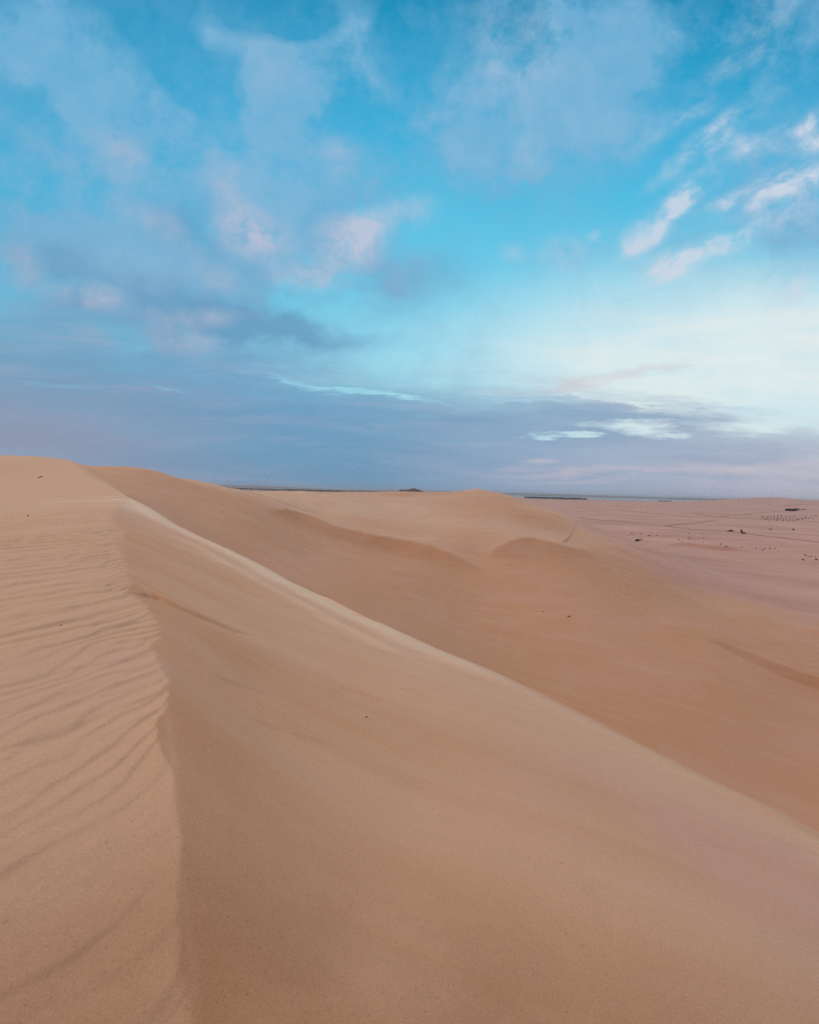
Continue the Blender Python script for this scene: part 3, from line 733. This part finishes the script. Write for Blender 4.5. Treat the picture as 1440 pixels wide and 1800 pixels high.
c3 = lambda x, y: (1040 + x / 3.6, 850 + y / 3.6)
track([(1020, 909), c3(0, 227), c3(150, 238), c3(300, 255), c3(460, 268), c3(640, 288), c3(860, 301), c3(960, 315), c3(1200, 342), c3(1440, 370), c3(1520, 378)], 4.2)
track([c3(460, 268), c3(540, 258), c3(650, 250), c3(780, 236)], 4.5)
track([(1015, 891), c3(0, 157), c3(80, 160), c3(170, 165), c3(300, 180), c3(380, 187), c3(460, 188)], 7.0)
track([c3(580, 187), c3(650, 190), c3(720, 202), c3(800, 211), c3(950, 220), c3(1200, 232), c3(1440, 242), c3(1520, 246)], 7.0)
track([c3(800, 211), c3(850, 203), c3(920, 199), c3(1080, 184), c3(1230, 172)], 8.0)
track([c3(1235, 140), c3(1300, 133), c3(1400, 130)], 14.0)


# ------------------------------------------------------------------ shrubs
def leaf_lump(rng, n, rx, ry, rz, leaf, spread=1.0):
    """foliage as many small leaf blades scattered through an uneven mound"""
    vs, fs = [], []
    lobes = [(rng.uniform(-.6, .6) * rx, rng.uniform(-.6, .6) * ry, rng.uniform(.25, .75) * rz, rng.uniform(.35, .6)) for _ in range(7)]
    for _ in range(n):
        lx, ly, lz, lr = rng.choice(lobes)
        d = Vector((rng.gauss(0, 1), rng.gauss(0, 1), rng.gauss(0, 1))).normalized() * (rng.random() ** 0.4) * lr
        p = Vector((lx + d.x * rx, ly + d.y * ry, max(0.02 * rz, lz + d.z * rz * 0.8)))
        a = Vector((rng.gauss(0, 1), rng.gauss(0, 1), rng.gauss(0.4, 1))).normalized(); b = a.cross(Vector((rng.gauss(0, 1), rng.gauss(0, 1), rng.gauss(0, 1)))).normalized()
        L = leaf * rng.uniform(.6, 1.4); k = len(vs)
        vs += [p - a * L, p + b * L * .35, p + a * L, p - b * L * .35]; fs.append((k, k + 1, k + 2, k + 3))
    return vs, fs


def stems(rng, n, rx, ry, rz, rad):
    vs, fs = [], []
    for _ in range(n):
        t = Vector((rng.uniform(-.6, .6) * rx, rng.uniform(-.6, .6) * ry, rz * rng.uniform(.5, .9))); k = len(vs)
        for j, (c, rr) in enumerate(((Vector((0, 0, -0.1)), rad), (t * .5 + Vector((0, 0, rz * .1)), rad * .6), (t, rad * .25))):
            for i in range(5):
                an = i * 2 * math.pi / 5; vs.append(c + Vector((math.cos(an) * rr, math.sin(an) * rr, 0)))
        for j in range(2):
            for i in range(5):
                fs.append((k + j * 5 + i, k + j * 5 + (i + 1) % 5, k + (j + 1) * 5 + (i + 1) % 5, k + (j + 1) * 5 + i))
    return vs, fs


rng = random.Random(7)


def make_shrub(name, loc, rx, ry, rz, label, cat, group=None, n=700, leaf=0.12, mat=None):
    root = bpy.data.objects.new(name, None); COL.objects.link(root); root.location = loc; root.empty_display_size = 0.3
    v, f = leaf_lump(rng, n, rx, ry, rz, leaf); link('foliage', v, f, mat or M_SHRUB, root, False)
    v, f = stems(rng, 6, rx, ry, rz, 0.03 * rz + 0.02); link('stem', v, f, M_STEM, root)
    return tag(root, label, cat, group)


def size_m(px, y): return px * y / F


x, y, z = ground_at(1122, 951, 100); s = size_m(7, y)
make_shrub('shrub', (x, y, z), s, s * .6, s * .62, 'broad low dark shrub, the biggest bush where the pale dune meets the pink plain', 'shrub', n=1500, leaf=.13)
x, y, z = ground_at(c3(880, 304)[0], c3(880, 304)[1], 150); s = size_m(6.5, y)
make_shrub('shrub', (x, y, z), s, s * .6, s * .5, 'long low dark shrub by the dirt track, left of the pointed one', 'shrub', n=1200, leaf=.16)
x, y, z = ground_at(c3(946, 309)[0], c3(946, 309)[1], 150); s = size_m(2.3, y)
make_shrub('shrub', (x, y, z), s, s, s * 2.5, 'slim pointed dark shrub, the tallest beside the dirt track', 'shrub', n=900, leaf=.15)
x, y, z = ground_at(c3(960, 318)[0], c3(960, 318)[1], 150); s = size_m(5, y)
make_shrub('shrub', (x, y, z), s, s * .6, s * .5, 'dense dark shrub on the dirt track edge, right of the pointed one', 'shrub', n=1200, leaf=.16)
x, y, z = ground_at(1395, 898.5, 300); s = size_m(15, y)
make_shrub('thicket', (x, y, z), s, s * .35, s * .30, 'wide dark thicket on the pale rise behind the sapling rows', 'thicket', n=3500, leaf=.9)
x, y, z = ground_at(c3(1342, 167)[0], c3(1342, 167)[1], 300); s = size_m(4, y)
make_shrub('shrub', (x, y, z), s, s * .6, s * .35, 'small brown bush just right of the wide dark thicket', 'shrub', n=900, leaf=.5)

# loose scatters of small shrubs: one built of each of four kinds, the rest copies
KINDS = []
for k in range(4):
    root = bpy.data.objects.new('shrub', None); root.empty_display_size = 0.3
    v, f = leaf_lump(rng, 260, 1.0, .9, 1.05, .14)
    fo = link('foliage', v, f, M_SHRUB, root, False)
    v, f = stems(rng, 5, .9, .8, .9, .05); st = link('stem', v, f, M_STEM, root)
    KINDS.append([root, fo, st, False])


def place_shrub(u, v, px, label, group, k, name='shrub', cat='shrub', squash=0.75):
    x, y, z = ground_at(u, v, 60)
    root, fo, st, used = KINDS[k % 4]
    if used:
        r2 = root.copy()
        for ch in (fo, st):
            c = ch.copy(); COL.objects.link(c); c.parent = r2
        root = r2
    else: KINDS[k % 4][3] = True
    COL.objects.link(root); root.name = name
    s = size_m(px, y) * rng.uniform(0.5, 0.8)
    root.location = (x, y, z - 0.02); root.scale = (s, s, s * squash); root.rotation_euler = (0, 0, rng.uniform(0, 6.28))
    tag(root, label, cat, group)


ORD = ['leftmost', 'second', 'third', 'fourth', 'fifth', 'sixth', 'seventh', 'eighth', 'ninth', 'tenth', 'eleventh', 'twelfth', 'thirteenth', 'fourteenth', 'fifteenth', 'sixteenth', 'seventeenth', 'eighteenth', 'nineteenth', 'twentieth']


def ordinal(i, n):
    if i == 0: return 'leftmost'
    if i == n - 1: return 'rightmost'
    return ORD[i] + ' from the left'


def scatter(items, what, group):
    items = sorted(items)
    for i, (a, b, px) in enumerate(items):
        u, v = c3(a, b)
        place_shrub(u, v, px, what % ordinal(i, len(items)), group, i * 3 + int(a))


scatter([(240, 329, 1.6), (255, 318, 3.0), (272, 320, 1.8), (310, 320, 2.6), (323, 342, 1.8), (367, 332, 3.0), (415, 332, 3.6), (455, 335, 2.0), (472, 335, 2.6), (385, 322, 1.6), (436, 326, 1.5)],
        'small dark shrub, %s in the row behind the broad shrub', 'small shrubs behind the broad shrub')
scatter([(555, 357, 2.6), (577, 369, 1.8), (612, 352, 2.6), (616, 316, 3.8), (621, 341, 3.0), (626, 357, 2.4), (615, 378, 2.0), (633, 333, 1.8), (640, 352, 2.2), (660, 367, 1.6), (680, 352, 2.0), (702, 322, 1.7), (706, 374, 2.2), (711, 347, 2.2), (735, 332, 1.6), (742, 342, 1.6)],
        'tiny grey brown shrub, %s in the cluster above the dark sand bank', 'tiny shrubs above the dark sand bank')
scatter([(820, 386, 3.6), (850, 400, 2.6), (860, 398, 1.8), (950, 404, 3.0), (1040, 414, 2.4)], 'low sparse shrub, %s along the dark sand bank', 'low shrubs along the sand bank')
scatter([(1080, 423, 4.4), (1097, 413, 3.2), (1126, 417, 3.4), (1130, 404, 2.0), (1162, 413, 3.0), (1186, 431, 2.2), (1066, 405, 1.7)], 'small dark shrub, %s in the knot ending the dark sand bank', 'shrubs at the end of the sand bank')
scatter([(1340, 485, 5.0), (1358, 457, 4.2), (1376, 464, 3.4), (1390, 462, 2.6), (1416, 464, 2.8), (1422, 484, 4.4)], 'dry brown shrub, %s in the group nearest the right edge', 'dry shrubs at the right of the plain')
scatter([(1132, 292, 3.8), (1278, 295, 4.2)], 'lone faint shrub between the track and the sapling rows, %s of two', 'lone shrubs beyond the track')

# planted saplings in slanting rows
rows = [(206, 1120, 1420, 12), (214, 1085, 1425, 15), (222, 1075, 1400, 17), (230, 1100, 1330, 13), (238, 1130, 1300, 9)]
names_row = ['farthest', 'second farthest', 'middle', 'second nearest', 'nearest']
for ri, (py, xa, xb, n) in enumerate(rows):
    for i in range(n):
        px = xa + (xb - xa) * i / (n - 1) + rng.uniform(-3, 3); 
        u, v = c3(px, py + 0.006 * (px - 1250) + rng.uniform(-.8, .8))
        lab = 'dark planted sapling, %s in the %s row of the plantation' % (ordinal(i, n), names_row[ri])
        place_shrub(u, v, rng.uniform(1.5, 2.6), lab, 'saplings of the plantation', rng.randrange(4), 'sapling', 'sapling', 1.0)

# dry tufts
def tuft(u, v, w_px, h_px, label, n=160, rmin=20, dens=1.0):
    x, y, z = ground_at(u, v, rmin, 300); s = size_m(w_px, y) / 2; h = size_m(h_px, y)
    vs, fs = [], []
    for _ in range(n):
        a = rng.uniform(0, 6.28); rr = (rng.random() ** .6) * s * .75
        p = Vector((math.cos(a) * rr, math.sin(a) * rr * .6, -0.02)); t = p * 1.4 + Vector((rng.gauss(0, .12) * s, rng.gauss(0, .12) * s, h * rng.uniform(.4, 1.1)))
        wv = Vector((math.sin(a), -math.cos(a), 0)) * 0.012 * max(1, y / 25); k = len(vs); mdl = (p + t) * .5 + Vector((0, 0, h * .12))
        vs += [p - wv, p + wv, mdl + wv * .7, mdl - wv * .7, t]; fs += [(k, k + 1, k + 2, k + 3), (k + 3, k + 2, k + 4)]
    o = link('grass_tuft', vs, fs, M_DRY, None, False); o.location = (x, y, z)
    tag(o, label, 'grass tuft')


tuft(73, 838.5, 11, 2.0, 'dry brown grass tuft on the upper slope below the summit skyline', 60, 30)
tuft(68, 840.5, 6, 2.0, 'faint small grass tuft just left of the brown one below the summit', 30, 30)
tuft(1000, 1084, 5, 2.2, 'small dark dry tuft, the right one of two in the bowl', 120, 40)
tuft(955, 1075, 4, 1.5, 'fainter dry tuft, the left one of two in the bowl', 90, 40)


# stones
def stone(u, v, px, mat, label, name='stone', cat='stone', seed=1, flat=.6, parent=None, rmin=1.5):
    x, y, z = ground_at(u, v, rmin, 60); s = size_m(px, y) / 2
    import bmesh
    bm = bmesh.new(); bmesh.ops.create_icosphere(bm, subdivisions=3, radius=1)
    for vtx in bm.verts:
        p = vtx.co; k = 1 + .45 * float(vnoise(np.array(p.x * 1.6 + seed * 5.1), np.array(p.y * 1.6 + p.z * 1.3), seed)) + .2 * float(vnoise(np.array(p.x * 4), np.array(p.z * 4 + p.y * 3), seed + 3))
        vtx.co = Vector((p.x * k * s, p.y * k * s * .8, p.z * k * s * flat))
    me = bpy.data.meshes.new(name); bm.to_mesh(me); bm.free(); me.materials.append(mat)
    me.polygons.foreach_set('use_smooth', [True] * len(me.polygons))
    o = bpy.data.objects.new(name, me); COL.objects.link(o); o.location = (x, y, z + s * flat * .35); o.rotation_euler = (0.1, .2, seed)
    tag(o, label, cat)


stone(643.5, 1258.6, 4.2, M_STONE_L, 'tiny pale pebble lying on the smooth lee slope', 'pebble', 'pebble', 2)
stone(644.0, 1261.0, 3.4, M_STONE_D, 'tiny dark pebble touching the pale one on the smooth lee slope', 'pebble', 'pebble', 5)
stone(107.3, 1099.4, 3.4, M_STONE_D, 'tiny dark pebble alone on the rippled plateau', 'pebble', 'pebble', 8)
stone(49.5, 906.5, 2.8, M_STONE_D, 'dark stone speck on the far part of the rippled plateau', 'stone', 'stone', 11, rmin=10)


# ------------------------------------------------------------------ far country: dark hillock, lake, palm groves, low hills
def hump(name, u, vbase, y, wpx, hpx, mat, depth=.5, seed=3, flat=.5):
    x0 = cp(u, vbase, y); w = wpx * y / F / 2; h = hpx * y / F
    n, mN = 48, 24; vs, fs = [], []
    for j in range(mN + 1):
        for i in range(n + 1):
            a = i / n * 2 - 1; b = j / mN * 2 - 1
            pr = max(0, 1 - abs(a) ** 2.6) * max(0, 1 - b * b)
            zz = h * (pr ** flat) * (1 + .5 * float(vnoise(np.array(a * 4 + seed), np.array(b * 3), seed))) - h * .25
            vs.append((x0[0] + a * w, x0[1] + b * w * depth, x0[2] + EYE + zz))
    for j in range(mN):
        for i in range(n): fs.append((j * (n + 1) + i, j * (n + 1) + i + 1, (j + 1) * (n + 1) + i + 1, (j + 1) * (n + 1) + i))
    o = link(name, vs, fs, mat); o['kind'] = 'structure'


hump('hill', 723, 864.5, 900, 50, 6.8, M_ROCK, .6, 3, .75)

mw, qw, bw = material('lake_water')
bw.inputs['Base Color'].default_value = (0.03, 0.09, 0.12, 1); bw.inputs['Roughness'].default_value = 0.18
bpn = qw.n('ShaderNodeBump'); bpn.inputs['Strength'].default_value = .3; bpn.inputs['Distance'].default_value = 1.0
qw.put(bpn.inputs['Height'], qw.noise(qw.n('ShaderNodeTexCoord').outputs['Object'], .02, 4)); qw.put(bw.inputs['Normal'], bpn.outputs[0])
LZ = -29.4 + EYE
pts = []
for u, yy in ((60, 6000), (300, 5600), (500, 6300), (700, 5400), (860, 5200), (1000, 4900), (1180, 4600), (1300, 5000), (1500, 6000)):
    pts.append((cp(u, 870, yy)[0], yy))
for u, yy in ((1500, 11000), (1200, 12500), (900, 11500), (600, 12500), (300, 11800), (60, 12000)):
    pts.append((cp(u, 870, yy)[0], yy))
o = link('lake', [(a, b, LZ) for a, b in pts], [tuple(range(len(pts)))], mw, None, False); o['kind'] = 'structure'


def ridge(name, y, ua, ub, hs, mat, seed, base=-31.0):
    n, mN = 260, 14; vs, fs = [], []
    for j in range(mN + 1):
        b = j / mN * 2 - 1
        for i in range(n + 1):
            u = ua + (ub - ua) * i / n; x = (u - 720) / F * y
            e = min(1, i / 20, (n - i) / 20)
            h = hs * (0.75 + .7 * float(fbm(np.array(u / 150.0), np.array(seed * 1.7), 4, seed))) * e
            vs.append((x, y + b * y * .09, base + EYE + max(0, (1 - b * b)) ** .8 * h - 2))
    for j in range(mN):
        for i in range(n): fs.append((j * (n + 1) + i, j * (n + 1) + i + 1, (j + 1) * (n + 1) + i + 1, (j + 1) * (n + 1) + i))
    o = link(name, vs, fs, mat); o['kind'] = 'structure'


ridge('far_hills', 14500, -300, 1800, 72, M_FARHILL, 5)


def palm_unit(q, h):
    """one feather-headed palm: trunk and arching fronds"""
    vs, fs = [], []
    for i in range(5):
        a = i * 1.2566; vs += [Vector((math.cos(a) * h * .03, math.sin(a) * h * .03, 0)), Vector((math.cos(a) * h * .02, math.sin(a) * h * .02, h * .7))]
    for i in range(5): fs.append((i * 2, (i * 2 + 2) % 10, (i * 2 + 3) % 10, i * 2 + 1))
    for i in range(18):
        a = q.uniform(0, 6.28); e = q.uniform(-.4, 1.0); L = h * q.uniform(.30, .45); k = len(vs); c = Vector((0, 0, h * .7))
        d = Vector((math.cos(a), math.sin(a), 0)); s = Vector((-math.sin(a), math.cos(a), 0)) * h * .07
        m1 = c + d * L * .55 + Vector((0, 0, L * .55 * e)); t = c + d * L + Vector((0, 0, L * (e - .45)))
        vs += [c - s * .3, c + s * .3, m1 + s, m1 - s, t]; fs += [(k, k + 1, k + 2, k + 3), (k + 3, k + 2, k + 4)]
    return vs, fs


def grove(ua, ub, ya, yb, n, hmin, hmax, label, seed):
    q = random.Random(seed); vs, fs = [], []
    for _ in range(n):
        t = q.betavariate(1.3, 1.3); u = ua + (ub - ua) * t; yy = q.uniform(ya, yb)
        pv, pf = palm_unit(q, q.uniform(hmin, hmax)); x = (u - 720) / F * yy; k = len(vs); zz = gz(x, yy) - .3
        vs += [v + Vector((x, yy, zz)) for v in pv]; fs += [tuple(i + k for i in f) for f in pf]
    o = link('palm_grove', vs, fs, M_PALM, None, False); tag(o, label, 'palm grove', None, 'stuff')


grove(920, 1032, 3300, 3800, 650, 9, 19, 'dark palm grove in front of the far lake, right of the peaked dune', 3)
grove(500, 690, 4300, 5000, 1100, 15, 23, 'long thin dark green palm grove above the middle dune skyline', 4)
grove(385, 520, 4200, 4600, 500, 13, 21, 'short dark palm grove beside the summit slope on the far shore', 6)
grove(1155, 1180, 3300, 3500, 60, 8, 14, 'short thin palm strip on the far shore, nearest the right ridge', 8)

# ------------------------------------------------------------------ air
HZ = 45.0
bmv = [(-26000, -3000, -40), (26000, -3000, -40), (26000, 24000, -40), (-26000, 24000, -40)]
vs = bmv + [(a, b, 70.0) for a, b, _ in bmv]
hz = link('haze', vs, [(0, 3, 2, 1), (4, 5, 6, 7), (0, 1, 5, 4), (1, 2, 6, 5), (2, 3, 7, 6), (3, 0, 4, 7)], SAND, None, False)
hz.data.materials.clear()
mh = bpy.data.materials.new('haze_air'); mh.use_nodes = True; mh.node_tree.nodes.clear(); q = G(mh.node_tree)
pv = q.n('ShaderNodeVolumePrincipled'); pv.inputs['Color'].default_value = (0.80, 0.86, 0.95, 1); pv.inputs['Density'].default_value = 6.5e-5
mo = q.n('ShaderNodeOutputMaterial'); mh.node_tree.links.new(pv.outputs[0], mo.inputs['Volume'])
hz.data.materials.append(mh); hz['kind'] = 'stuff'
